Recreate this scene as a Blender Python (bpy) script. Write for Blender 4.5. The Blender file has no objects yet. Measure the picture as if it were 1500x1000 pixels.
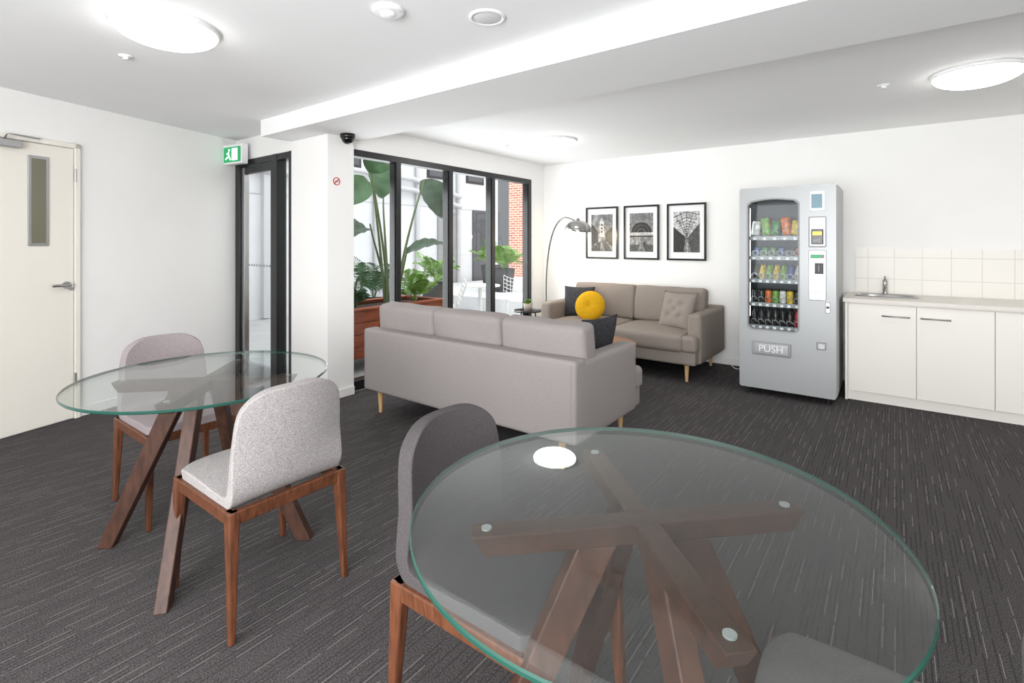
import bpy, bmesh, math, random
from mathutils import Vector, Matrix
random.seed(7)
S = bpy.context.scene
COL = S.collection
pi = math.pi

def lin(r, g, b):
    f = lambda c: (c/255/12.92) if c/255 <= .04045 else ((c/255+.055)/1.055)**2.4
    return (f(r), f(g), f(b), 1)

# ---------------------------------------------------------------- materials
def mat(name, col, rough=.5, metal=0, noise=0, nscale=50, bump=0, bscale=200, emit=0, spec=.5, coat=0, stretch=None):
    m = bpy.data.materials.new(name); m.use_nodes = True
    nt = m.node_tree; N = nt.nodes; L = nt.links
    b = N['Principled BSDF']
    b.inputs['Base Color'].default_value = col
    b.inputs['Roughness'].default_value = rough
    b.inputs['Metallic'].default_value = metal
    b.inputs['Specular IOR Level'].default_value = spec
    b.inputs['Coat Weight'].default_value = coat
    if emit:
        b.inputs['Emission Color'].default_value = col
        b.inputs['Emission Strength'].default_value = emit
    tc = N.new('ShaderNodeTexCoord')
    src = tc.outputs['Object']
    if stretch:
        mp = N.new('ShaderNodeMapping'); mp.inputs['Scale'].default_value = stretch
        L.new(src, mp.inputs['Vector']); src = mp.outputs['Vector']
    if noise:
        n = N.new('ShaderNodeTexNoise'); n.inputs['Scale'].default_value = nscale
        n.inputs['Detail'].default_value = 4
        L.new(src, n.inputs['Vector'])
        mx = N.new('ShaderNodeMix'); mx.data_type = 'RGBA'
        mx.inputs['A'].default_value = tuple(c*(1-noise) for c in col[:3])+(1,)
        mx.inputs['B'].default_value = tuple(min(1, c*(1+noise)) for c in col[:3])+(1,)
        cr = N.new('ShaderNodeMapRange'); cr.inputs['From Min'].default_value = .3; cr.inputs['From Max'].default_value = .7
        L.new(n.outputs['Fac'], cr.inputs['Value'])
        L.new(cr.outputs['Result'], mx.inputs['Factor'])
        L.new(mx.outputs['Result'], b.inputs['Base Color'])
    if bump:
        n2 = N.new('ShaderNodeTexNoise'); n2.inputs['Scale'].default_value = bscale
        n2.inputs['Detail'].default_value = 3
        L.new(src, n2.inputs['Vector'])
        bp = N.new('ShaderNodeBump'); bp.inputs['Strength'].default_value = bump
        bp.inputs['Distance'].default_value = .004
        L.new(n2.outputs['Fac'], bp.inputs['Height'])
        L.new(bp.outputs['Normal'], b.inputs['Normal'])
    return m

def glass_mat(name, tint, ior=1.5):
    m = bpy.data.materials.new(name); m.use_nodes = True
    nt = m.node_tree; N = nt.nodes; L = nt.links
    for n in list(N): N.remove(n)
    o = N.new('ShaderNodeOutputMaterial'); mx = N.new('ShaderNodeMixShader')
    t = N.new('ShaderNodeBsdfTransparent'); g = N.new('ShaderNodeBsdfGlossy'); f = N.new('ShaderNodeFresnel')
    t.inputs['Color'].default_value = tint
    g.inputs['Roughness'].default_value = 0.01
    # thin-sheet fresnel: same reflectance from either side of each face
    ge = N.new('ShaderNodeNewGeometry'); mr = N.new('ShaderNodeMapRange')
    mr.inputs['To Min'].default_value = ior; mr.inputs['To Max'].default_value = 1/ior
    L.new(ge.outputs['Backfacing'], mr.inputs['Value']); L.new(mr.outputs['Result'], f.inputs['IOR'])
    L.new(f.outputs[0], mx.inputs[0])
    L.new(t.outputs[0], mx.inputs[1]); L.new(g.outputs[0], mx.inputs[2])
    L.new(mx.outputs[0], o.inputs['Surface'])
    return m

M = {}
M['wall'] = mat('wall_paint', lin(245,244,242), .75, noise=.01, nscale=3, bump=.05, bscale=300)
M['ceil'] = mat('ceiling_paint', lin(247,247,247), .85, noise=.005, nscale=3)
M['trimw'] = mat('white_trim', lin(242,241,239), .45)
M['cream'] = mat('door_paint', lin(241,236,226), .45, noise=.01, nscale=4)
M['black'] = mat('black_frame', lin(28,28,30), .35)
M['blackp'] = mat('black_plastic', lin(18,18,20), .25)
M['darkm'] = mat('dark_metal', lin(45,45,48), .4, .3)
M['chrome'] = mat('chrome', (.42,.41,.40,1), .14, 1)
M['steel'] = mat('steel', (.5,.5,.5,1), .3, 1)
M['win'] = glass_mat('window_glass', (.98,.99,.985,1), 1.3)
M['tglass'] = glass_mat('table_glass', (.91,.94,.93,1), 1.5)
M['tedge'] = mat('glass_edge', lin(32,74,64), .15, spec=.5)
M['sofa'] = mat('sofa_fabric', lin(157,150,148), .95, noise=.12, nscale=260, bump=.5, bscale=600, spec=.15)
M['sofab'] = mat('sofa_fabric_taupe', lin(148,138,130), .95, noise=.12, nscale=260, bump=.5, bscale=600, spec=.15)
M['chairf'] = mat('chair_fabric_light', lin(163,158,157), .95, noise=.34, nscale=260, bump=.6, bscale=500, spec=.15)
M['chairp'] = mat('chair_fabric_rose', lin(151,141,143), .95, noise=.24, nscale=260, bump=.6, bscale=500, spec=.15)
M['chaird'] = mat('chair_fabric_dark', lin(80,76,77), .95, noise=.2, nscale=260, bump=.6, bscale=500, spec=.15)
M['chairm'] = mat('chair_fabric_grey', lin(104,100,99), .95, noise=.2, nscale=260, bump=.6, bscale=500, spec=.15)
M['walnut'] = mat('walnut_wood', lin(96,56,35), .45, noise=.4, nscale=14, stretch=(6,6,.8), coat=.1)
M['twood'] = mat('table_wood', lin(70,46,36), .5, noise=.35, nscale=14, stretch=(3,3,.8), coat=0, spec=.35)
M['oak'] = mat('oak_leg', lin(212,172,122), .5, noise=.1, nscale=14, stretch=(6,6,.8))
M['ctop'] = mat('coffee_wood', lin(140,95,60), .45, noise=.2, nscale=10, stretch=(1,8,1))
M['charcoal'] = mat('charcoal_knit', lin(66,66,70), .95, noise=.5, nscale=90, bump=.8, bscale=120, spec=.1)
M['yellow'] = mat('mustard_velvet', lin(208,158,22), .85, noise=.1, nscale=60, spec=.2)
M['planter'] = mat('planter_timber', lin(150,72,40), .6, noise=.3, nscale=8, stretch=(1,1,8))
M['leaf'] = mat('leaf_green', lin(66,104,62), .45, noise=.25, nscale=8)
M['leafd'] = mat('leaf_dark', lin(46,70,46), .45, noise=.25, nscale=8)
M['leafl'] = mat('palm_green', lin(104,146,52), .5, noise=.3, nscale=10)
M['stem'] = mat('stem_green', lin(88,104,62), .6)
M['soil'] = mat('soil', lin(50,38,30), .95, noise=.4, nscale=40)
M['pot'] = mat('pot_dark', lin(52,54,58), .6)
M['potw'] = mat('pot_stone', lin(170,160,150), .7)
M['silver'] = mat('vending_silver', lin(172,174,175), .4, .3, noise=.03, nscale=300)
M['silverl'] = mat('vending_light', lin(205,207,208), .35, .3)
M['cab'] = mat('cabinet_laminate', lin(242,238,231), .4)
M['bench'] = mat('benchtop', lin(226,220,212), .35, noise=.04, nscale=120)
M['lampw'] = mat('lamp_glass', (1,.985,.96,1), .4, emit=12)
M['white'] = mat('white_plastic', lin(240,240,240), .4)
M['grey'] = mat('grey_plastic', lin(150,150,150), .5)
M['concrete'] = mat('courtyard_render', lin(214,215,217), .9, noise=.05, nscale=2)
M['pave'] = mat('courtyard_paving', lin(176,176,176), .9, noise=.08, nscale=4)
M['pipe'] = mat('pipe_grey', lin(190,190,192), .5)
M['garage'] = mat('garage_grey', lin(80,82,86), .7)

# brick
def brickmat(name, c1, c2, mortar, scale, bw, bh, ms):
    m = mat(name, c1, .85); nt = m.node_tree; N = nt.nodes; L = nt.links
    tc = N.new('ShaderNodeTexCoord'); sx = N.new('ShaderNodeSeparateXYZ'); cx = N.new('ShaderNodeCombineXYZ')
    L.new(tc.outputs['Object'], sx.inputs[0]); L.new(sx.outputs['X'], cx.inputs['X']); L.new(sx.outputs['Z'], cx.inputs['Y'])
    b = N.new('ShaderNodeTexBrick'); L.new(cx.outputs[0], b.inputs['Vector'])
    b.inputs['Color1'].default_value = c1; b.inputs['Color2'].default_value = c2; b.inputs['Mortar'].default_value = mortar
    b.inputs['Scale'].default_value = scale; b.inputs['Brick Width'].default_value = bw; b.inputs['Row Height'].default_value = bh
    b.inputs['Mortar Size'].default_value = ms
    L.new(b.outputs['Color'], N['Principled BSDF'].inputs['Base Color'])
    return m, b
M['brick'], _ = brickmat('red_brick', lin(160,88,66), lin(192,122,98), lin(205,195,185), 1, .24, .086, .012)
M['tile'], tb = brickmat('white_tile', lin(240,237,230), lin(238,235,228), lin(214,210,203), 1, .2, .2, .003)
tb.offset = 0; M['tile'].node_tree.nodes['Principled BSDF'].inputs['Roughness'].default_value = .35
M['tile'].node_tree.nodes['Principled BSDF'].inputs['Specular IOR Level'].default_value = .3

# carpet with woven dashes running along Y
def carpet():
    m = mat('carpet', lin(74,70,72), .95, spec=.1); nt = m.node_tree; N = nt.nodes; L = nt.links
    b = N['Principled BSDF']
    tc = N.new('ShaderNodeTexCoord'); s = N.new('ShaderNodeSeparateXYZ'); L.new(tc.outputs['Object'], s.inputs[0])
    def M2(op, a, bb=None, cc=None):
        n = N.new('ShaderNodeMath'); n.operation = op
        for i, v in enumerate((a, bb, cc)):
            if v is None: continue
            if isinstance(v, (int, float)): n.inputs[i].default_value = v
            else: L.new(v, n.inputs[i])
        return n.outputs[0]
    def layer(pitch, seg, width, thr, off):
        xs = M2('DIVIDE', M2('ADD', s.outputs['X'], off), pitch)
        idx = M2('FLOOR', xs); fr = M2('FRACT', xs)
        wn = N.new('ShaderNodeTexWhiteNoise'); wn.noise_dimensions = '1D'; L.new(idx, wn.inputs['W'])
        ys = M2('ADD', M2('DIVIDE', s.outputs['Y'], seg), M2('MULTIPLY', wn.outputs['Value'], 7.0))
        jd = M2('FLOOR', ys)
        c = N.new('ShaderNodeCombineXYZ'); L.new(idx, c.inputs[0]); L.new(jd, c.inputs[1])
        w2 = N.new('ShaderNodeTexWhiteNoise'); w2.noise_dimensions = '2D'; L.new(c.outputs[0], w2.inputs['Vector'])
        on = M2('GREATER_THAN', w2.outputs['Value'], thr)
        ln = M2('LESS_THAN', fr, width)
        fy = M2('LESS_THAN', M2('FRACT', ys), .85)
        return M2('MULTIPLY', M2('MULTIPLY', on, ln), fy)
    l1 = layer(.034, .14, .08, .6, 0.0)
    l2 = layer(.017, .3, .25, .4, .01)
    n = N.new('ShaderNodeTexNoise'); n.inputs['Scale'].default_value = 200; n.inputs['Detail'].default_value = 4
    L.new(tc.outputs['Object'], n.inputs['Vector'])
    mr = N.new('ShaderNodeMapRange'); mr.inputs['From Min'].default_value = .35; mr.inputs['From Max'].default_value = .65
    L.new(n.outputs['Fac'], mr.inputs['Value'])
    base = N.new('ShaderNodeMix'); base.data_type = 'RGBA'
    base.inputs['A'].default_value = lin(54,51,52); base.inputs['B'].default_value = lin(93,89,89)
    L.new(mr.outputs['Result'], base.inputs['Factor'])
    x2 = N.new('ShaderNodeMix'); x2.data_type = 'RGBA'; x2.inputs['B'].default_value = lin(48,46,47)
    L.new(M2('MULTIPLY', l2, .65), x2.inputs['Factor']); L.new(base.outputs['Result'], x2.inputs['A'])
    x1 = N.new('ShaderNodeMix'); x1.data_type = 'RGBA'; x1.inputs['B'].default_value = lin(146,141,139)
    L.new(M2('MULTIPLY', l1, .62), x1.inputs['Factor']); L.new(x2.outputs['Result'], x1.inputs['A'])
    L.new(x1.outputs['Result'], b.inputs['Base Color'])
    bp = N.new('ShaderNodeBump'); bp.inputs['Strength'].default_value = .5; bp.inputs['Distance'].default_value = .003
    L.new(n.outputs['Fac'], bp.inputs['Height']); L.new(bp.outputs['Normal'], b.inputs['Normal'])
    return m
M['carpet'] = carpet()

# ---------------------------------------------------------------- mesh helpers
def link(ob, parent=None, loc=(0,0,0), rot=(0,0,0)):
    COL.objects.link(ob)
    if parent: ob.parent = parent
    ob.location = loc; ob.rotation_euler = rot
    return ob
def empty(name, loc=(0,0,0), rz=0):
    e = bpy.data.objects.new(name, None); e.empty_display_size = .1
    return link(e, None, loc, (0,0,rz))
def fin(name, bm, m, parent=None, loc=(0,0,0), rot=(0,0,0), smooth=False):
    bmesh.ops.recalc_face_normals(bm, faces=bm.faces[:])
    me = bpy.data.meshes.new(name); bm.to_mesh(me); bm.free()
    ms = m if isinstance(m, (list, tuple)) else [m]
    for x in ms: me.materials.append(x)
    if smooth:
        for p in me.polygons: p.use_smooth = True
    return link(bpy.data.objects.new(name, me), parent, loc, rot)
def box(name, a, b, m, parent=None, bev=0, loc=(0,0,0), rot=(0,0,0), seg=2):
    bm = bmesh.new(); bmesh.ops.create_cube(bm, size=1)
    c = [(a[i]+b[i])/2 for i in range(3)]; d = [abs(b[i]-a[i]) for i in range(3)]
    for v in bm.verts: v.co = Vector([v.co[i]*d[i]+c[i] for i in range(3)])
    if bev: bmesh.ops.bevel(bm, geom=bm.edges[:], offset=bev, segments=seg, affect='EDGES', profile=.5)
    return fin(name, bm, m, parent, loc, rot, smooth=False)
def prism(name, pts, z0, z1, m, parent=None, bev=0):
    bm = bmesh.new()
    lo = [bm.verts.new((p[0], p[1], z0)) for p in pts]; hi = [bm.verts.new((p[0], p[1], z1)) for p in pts]
    n = len(pts)
    bm.faces.new(lo[::-1]); bm.faces.new(hi)
    for i in range(n): bm.faces.new((lo[i], lo[(i+1)%n], hi[(i+1)%n], hi[i]))
    return fin(name, bm, m, parent)
def lathe(name, prof, m, parent=None, loc=(0,0,0), rot=(0,0,0), n=32, smooth=True):
    bm = bmesh.new(); rings = []
    for r, z in prof:
        if r < 1e-5: rings.append([bm.verts.new((0,0,z))])
        else: rings.append([bm.verts.new((r*math.cos(2*pi*i/n), r*math.sin(2*pi*i/n), z)) for i in range(n)])
    for A, B in zip(rings, rings[1:]):
        for i in range(n):
            j = (i+1) % n
            if len(A) == 1 and len(B) == 1: continue
            if len(A) == 1: bm.faces.new((A[0], B[j], B[i]))
            elif len(B) == 1: bm.faces.new((A[i], A[j], B[0]))
            else: bm.faces.new((A[i], A[j], B[j], B[i]))
    return fin(name, bm, m, parent, loc, rot, smooth)
def cyl(name, r, z0, z1, m, parent=None, loc=(0,0,0), rot=(0,0,0), n=32, r2=None):
    r2 = r if r2 is None else r2
    o = lathe(name, [(0,z0),(r,z0),(r2,z1),(0,z1)], m, parent, loc, rot, n, smooth=False)
    return o
def leg(name, p0, p1, s0, s1, ang, m, parent=None, bev=.004):
    bm = bmesh.new(); vs = []
    ca, sa = math.cos(ang), math.sin(ang)
    for p, s in ((p0, s0), (p1, s1)):
        for sx, sy in ((-1,-1),(1,-1),(1,1),(-1,1)):
            x, y = sx*s[0]/2, sy*s[1]/2
            vs.append(bm.verts.new((p[0]+x*ca-y*sa, p[1]+x*sa+y*ca, p[2])))
    for f in ((0,1,2,3),(4,5,6,7),(0,1,5,4),(1,2,6,5),(2,3,7,6),(3,0,4,7)): bm.faces.new([vs[i] for i in f])
    if bev: bmesh.ops.bevel(bm, geom=bm.edges[:], offset=bev, segments=2, affect='EDGES', profile=.5)
    return fin(name, bm, m, parent)
def tube(name, pts, r, m, parent=None, radii=None, res=3):
    cu = bpy.data.curves.new(name, 'CURVE'); cu.dimensions = '3D'; cu.bevel_depth = r; cu.bevel_resolution = res; cu.use_fill_caps = True
    sp = cu.splines.new('POLY'); sp.points.add(len(pts)-1)
    for i, p in enumerate(pts):
        sp.points[i].co = (*p, 1)
        if radii: sp.points[i].radius = radii[i]
    cu.materials.append(m)
    return link(bpy.data.objects.new(name, cu), parent)
def bez(p0, p1, p2, p3, n=16):
    p0, p1, p2, p3 = map(Vector, (p0, p1, p2, p3)); out = []
    for i in range(n+1):
        t = i/n; out.append((1-t)**3*p0+3*(1-t)**2*t*p1+3*(1-t)*t*t*p2+t**3*p3)
    return out
def softbox(name, d, r, m, parent=None, loc=(0,0,0), rot=(0,0,0), puff=(0,0,0), n=8, wob=0):
    bm = bmesh.new(); h = [x/2 for x in d]; r = min(r, min(h)*.98)
    ax = []
    for i in range(3):
        Hh = h[i]; l = [-Hh, -Hh+r*.35, -Hh+r*.7]+[(-Hh+r)+(2*Hh-2*r)*k/n for k in range(n+1)]+[Hh-r*.7, Hh-r*.35, Hh]
        ax.append(l)
    for a in range(3):
        u, v = (a+1) % 3, (a+2) % 3
        for sg in (-1, 1):
            g = []
            for x in ax[u]:
                row = []
                for y in ax[v]:
                    p = [0,0,0]; p[a] = sg*h[a]; p[u] = x; p[v] = y
                    row.append(bm.verts.new(p))
                g.append(row)
            for i in range(len(g)-1):
                for j in range(len(g[0])-1):
                    bm.faces.new((g[i][j], g[i+1][j], g[i+1][j+1], g[i][j+1]))
    bmesh.ops.remove_doubles(bm, verts=bm.verts[:], dist=1e-6)
    ph = random.random()*9
    for vv in bm.verts:
        p = vv.co.copy()
        inn = Vector([max(-h[i]+r, min(h[i]-r, p[i])) for i in range(3)])
        q = p-inn
        if q.length > 1e-7: p = inn+q.normalized()*r
        c = [math.cos(pi/2*max(-1, min(1, p[i]/h[i]))) for i in range(3)]
        o = p.copy()
        for i in range(3):
            j, k = (i+1) % 3, (i+2) % 3
            o[i] += p[i]/h[i]*puff[i]*(c[j]**.6)*(c[k]**.6)
        if wob:
            w = wob*math.sin(o.x*9+ph)*math.cos(o.z*11+ph*2)
            o.y += w; o.z += w*.6*math.sin(o.x*14+ph)
        vv.co = o
    return fin(name, bm, m, parent, loc, rot, True)
def pillow(name, s, t, m, parent=None, loc=(0,0,0), rot=(0,0,0), n=20, button=None):
    bm = bmesh.new()
    for sg in (1, -1):
        g = []
        for i in range(n+1):
            row = []
            for j in range(n+1):
                u = -1+2*i/n; v = -1+2*j/n
                x = s/2*u*(1-.07*(1-v*v)); y = s/2*v*(1-.07*(1-u*u))
                z = sg*t/2*(max(0, (1-u*u)*(1-v*v))**.42)
                if button and sg == 1:
                    for bx, by in button:
                        z -= t*.22*math.exp(-((u-bx)**2+(v-by)**2)/.02)
                row.append(bm.verts.new((x, y, z)))
            g.append(row)
        for i in range(n):
            for j in range(n): bm.faces.new((g[i][j], g[i+1][j], g[i+1][j+1], g[i][j+1]))
    bmesh.ops.remove_doubles(bm, verts=bm.verts[:], dist=1e-5)
    return fin(name, bm, m, parent, loc, rot, True)

# ================================================================= ROOM SHELL
H = 2.4
shell = [(3.2,-2.6),(3.2,5.9),(-3.88,5.9),(-3.88,2.62),(-5.53,2.62),(-4.87,.67),(-3.77,-2.6)]
prism('floor', shell, -.1, 0, M['carpet'])
prism('ceiling', [(3.3,-2.7),(3.3,6.05),(-4.03,6.05),(-4.03,2.72),(-5.7,2.72),(-5.02,.6),(-3.9,-2.7)], H, H+.12, M['ceil'])
box('wall_back', (-4.03,5.9,0), (3.3,6.05,H), M['wall'])
box('wall_right', (3.2,-2.7,0), (3.35,5.9,H), M['wall'])
# rear wall, unseen; its opening is added to hold a fill light
rw = empty('wall_rear')
box('panel_l', (-4.0,-2.7,0), (-2.6,-2.6,H), M['wall'], rw); box('panel_r', (2.4,-2.7,0), (3.2,-2.6,H), M['wall'], rw)
box('panel_b', (-2.6,-2.7,0), (2.4,-2.6,.5), M['wall'], rw); box('panel_t', (-2.6,-2.7,2.2), (2.4,-2.6,H), M['wall'], rw)
WA = Vector((-4.87,.67,0)); wd = Vector((-.63,1.88,0)).normalized(); wang = math.atan2(wd.y, wd.x)
wn = Vector((wd.y,-wd.x,0))
p0 = WA-wd*3.5; p1 = WA+wd*2.03
prism('wall_left', [p0.xy, p1.xy, (p1-wn*.12).xy, (p0-wn*.12).xy], 0, H, M['wall'])
ww = empty('wall_window')
box('header', (-4.0,2.75,2.18), (-3.88,5.9,H), M['wall'], ww)
box('stub', (-4.0,5.6,0), (-3.88,5.9,2.18), M['wall'], ww)
box('header_door', (-5.6,2.52,2.18), (-4.38,2.64,H), M['wall'], ww)
box('column', (-4.40,2.50,0), (-3.83,2.76,2.26), M['wall'])
box('ceiling_beam', (-4.40,2.22,2.26), (3.2,2.85,H), M['ceil'])
bb = empty('baseboard_back')
box('strip_1', (-3.88,5.885,0), (-1.1,5.9,.07), M['trimw'], bb)
bc = empty('baseboard_column')
box('strip_1', (-4.40,2.488,0), (-3.83,2.5,.07), M['trimw'], bc); box('strip_2', (-3.83,2.488,0), (-3.818,2.76,.07), M['trimw'], bc)
# --- windows, X=-3.94 plane
fr = empty('window_1')
ys = [2.76,3.32,4.06,4.80,5.57]
for i, y in enumerate(ys):
    w = .03
    box(f'mullion_{i}', (-3.99,y-w,0), (-3.885,y+w,2.18), M['black'], fr, .004)
box('top_rail', (-3.99,2.76,2.12), (-3.886,5.6,2.18), M['black'], fr, .003)
box('bottom_rail', (-3.99,2.76,0), (-3.886,5.6,.09), M['black'], fr, .003)
for i in range(4):
    y0, y1 = ys[i]+.03, ys[i+1]-.03
    box(f'pane_{i}', (-3.943,y0,.09), (-3.937,y1,2.12), M['win'], fr)
    for yy in (y0, y1-.012): box(f'bead_{i}', (-3.96,yy,.09), (-3.9,yy+.012,2.12), M['blackp'], fr)
# --- glazed door, Y=2.55 plane
d1 = empty('door_1')
box('jamb_l', (-5.53,2.50,0), (-5.40,2.60,2.18), M['black'], d1, .004)
box('jamb_mid', (-4.74,2.50,0), (-4.66,2.60,2.18), M['black'], d1, .004)
box('jamb_r', (-4.45,2.50,0), (-4.40,2.60,2.18), M['black'], d1, .004)
box('head', (-5.53,2.505,2.12), (-4.40,2.60,2.18), M['black'], d1, .004)
box('leaf_stile_l', (-5.395,2.52,.01), (-5.33,2.57,2.11), M['steel'], d1, .004)
box('leaf_stile_r', (-4.81,2.52,.01), (-4.745,2.57,2.11), M['black'], d1, .004)
box('leaf_top', (-5.33,2.52,2.04), (-4.81,2.57,2.11), M['black'], d1, .003)
box('leaf_bottom', (-5.33,2.52,.01), (-4.81,2.57,.12), M['black'], d1, .003)
box('sidelight_bottom', (-4.66,2.52,.0), (-4.45,2.57,.1), M['black'], d1, .003)
box('leaf_glass', (-5.33,2.542,.12), (-4.81,2.548,2.04), M['win'], d1)
box('sidelight_glass', (-4.66,2.542,.1), (-4.45,2.548,2.12), M['win'], d1)
for i in range(9):
    box(f'safety_dot_{i}', (-5.27+i*.05,2.536,1.10), (-5.25+i*.05,2.5415,1.12), M['grey'], d1)
# --- solid door on left wall (local x along wall, local -y into the room)
d2 = empty('door_2', WA, wang)
box('leaf', (-.38,-.018,.008), (.435,.02,2.05), M['cream'], d2, .003)
box('frame_r', (.44,-.03,0), (.475,.02,2.09), M['cream'], d2, .003)
box('frame_l', (-.42,-.03,0), (-.385,.02,2.09), M['cream'], d2, .003)
box('frame_t', (-.42,-.03,2.055), (.475,.02,2.09), M['cream'], d2, .003)
box('vision_frame', (.145,-.028,1.315), (.272,-.017,1.96), M['steel'], d2, .003)
box('vision_glass', (.165,-.031,1.335), (.252,-.027,1.94), mat('vision_pane', lin(120,118,100), .15), d2)
cyl('rose', .027, 0, .012, M['steel'], d2, (.385,-.018,1.02), (pi/2,0,0))
tube('lever', [(.385,-.02,1.02),(.385,-.07,1.02),(.37,-.075,1.02),(.27,-.07,1.022)], .0105, M['chrome'], d2)
cyl('lock', .014, 0, .01, M['steel'], d2, (.415,-.018,.99), (pi/2,0,0))
for i, z in enumerate((.25,1.8)):
    cyl(f'hinge_{i}', .007, z, z+.1, M['steel'], d2, (.44,-.03,0))
box('closer_body', (-.1,-.075,1.99), (.09,-.02,2.045), M['steel'], d2, .006)
tube('closer_arm', [(-.0,-.06,2.05),(-.02,-.12,2.075),(.2,-.05,2.08)], .007, M['steel'], d2)
bl = empty('baseboard_left', WA, wang)
box('strip', (.48,-.012,0), (1.96,0,.07), M['trimw'], bl)

# ================================================================= LIGHTS
def dome(loc, r=.22):
    e = empty('ceiling_light', loc)
    lathe('rim', [(r*1.02,0),(r*1.04,-.012),(r*1.0,-.022),(r*.9,-.02)], M['white'], e, n=48)
    pr = [(r*math.cos(a), -.015-.075*math.sin(a)) for a in [pi/2*k/10 for k in range(11)]]
    pr[-1] = (0, pr[-1][1])
    lathe('diffuser', pr, M['lampw'], e, n=48)
    return e
for p in ((-2.86,.98,H),(-2.81,4.47,H),(.41,4.26,H),(.45,.6,H),(-2.6,-1.6,H),(.9,-1.6,H),(2.6,4.26,H)):
    dome(p)
def arealight(name, loc, rot, sx, sy, p, col=(1,1,1)):
    l = bpy.data.lights.new(name, 'AREA'); l.shape = 'RECTANGLE'; l.size = sx; l.size_y = sy; l.energy = p; l.color = col
    o = bpy.data.objects.new(name, l); link(o, None, loc, rot); return o
arealight('rear_fill', (-.1,-2.68,1.35), (math.radians(95),0,0), 4.8, 1.65, 100, (.98,.99,1))  # added area light in the rear opening, brightens the room from behind
def aim(o, tgt):
    d = Vector(tgt)-o.location; o.rotation_euler = d.to_track_quat('-Z','Y').to_euler()
o = arealight('ceiling_fill', (-.3,-1.5,1.15), (0,0,0), 2.2, 1.2, 115, (.98,.99,1)); aim(o, (-1.0,1.6,2.4))  # added uplight behind the camera to brighten the ceiling
arealight('courtyard_fill', (-4.2,4.2,1.2), (0,math.radians(-107),0), 1.6, 2.6, 58, (.96,.985,1))  # added fill outside the panes, tilted up to lighten the far ceiling
sun = bpy.data.lights.new('sun', 'SUN'); sun.energy = 2.2; sun.angle = .3; sun.color = (1,.97,.92)
link(bpy.data.objects.new('sun', sun), None, (0,0,10), (math.radians(25),math.radians(-28),0))
w = bpy.data.worlds.new('World'); S.world = w; w.use_nodes = True
w.node_tree.nodes['Background'].inputs[0].default_value = (.94,.97,1,1)
w.node_tree.nodes['Background'].inputs[1].default_value = 2.5

# ceiling devices
e = empty('smoke_detector', (-1.84,1.51,H)); lathe('base', [(0,0),(.072,0),(.072,-.012),(.06,-.02),(0,-.02)], M['white'], e); lathe('sensor', [(.035,-.02),(.03,-.035),(0,-.037)], M['white'], e)
e = empty('ceiling_speaker', (-1.53,1.84,H)); lathe('ring', [(0,0),(.085,0),(.085,-.008),(.072,-.01),(.07,-.004),(0,-.004)], M['white'], e); lathe('grille', [(.066,-.005),(.06,-.008),(0,-.009)], mat('grille', lin(225,225,225), .6, bump=.4, bscale=400), e)
for p in ((-3.49,.99,H),(-3.37,4.38,H),(-.06,4.24,H)):
    e = empty('fire_sprinkler', p); lathe('plate', [(0,0),(.035,0),(.033,-.006),(.012,-.008),(.012,-.018),(.02,-.02),(0,-.022)], M['white'], e)
e = empty('security_camera', (-3.72,2.62,2.26)); lathe('mount', [(0,0),(.062,0),(.062,-.03),(.055,-.035)], M['blackp'], e)
lathe('dome_cover', [(.055,-.03)]+[(.052*math.cos(a),-.035-.05*math.sin(a)) for a in [pi/2*k/8 for k in range(8)]]+[(0,-.085)], mat('dome_black', lin(12,12,14), .05), e)
e = empty('no_smoking_sign', (-3.829,2.585,1.865))
cyl('disc', .034, 0, .002, M['white'], e, rot=(0,pi/2,0)); red = mat('sign_red', lin(200,50,45), .5)
lathe('ring', [(.027,0),(.034,0),(.034,.004),(.027,.004),(.027,0)], red, e, rot=(0,pi/2,0))
box('bar', (.002,-.028,-.004), (.0045,.028,.004), red, e, rot=(pi/4,0,0)); box('cigarette', (.002,-.018,-.003), (.0035,.018,.003), M['blackp'], e)
e = empty('exit_sign', (-5.30,2.42,2.225), math.radians(8))
gr = mat('sign_green', lin(20,150,90), .4, emit=.5)
box('housing', (-.15,-.035,-.1), (.15,.035,.1), M['white'], e, .008)
box('face', (-.135,-.039,-.08), (.135,-.034,.07), gr, e)
wm = mat('sign_white', lin(235,255,245), .4, emit=.8)
box('doorway', (.0,-.042,-.065), (.09,-.0385,.055), wm, e)
cyl('head', .012, 0, .003, wm, e, (-.045,-.039,.04), (pi/2,0,0), n=16)
tube('runner', [(-.02,-.041,-.06),(-.045,-.041,-.02),(-.05,-.041,.02),(-.08,-.041,.0)], .007, wm, e)
tube('runner_leg', [(-.1,-.041,-.05),(-.07,-.041,-.03),(-.045,-.041,-.02)], .007, wm, e)

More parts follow.
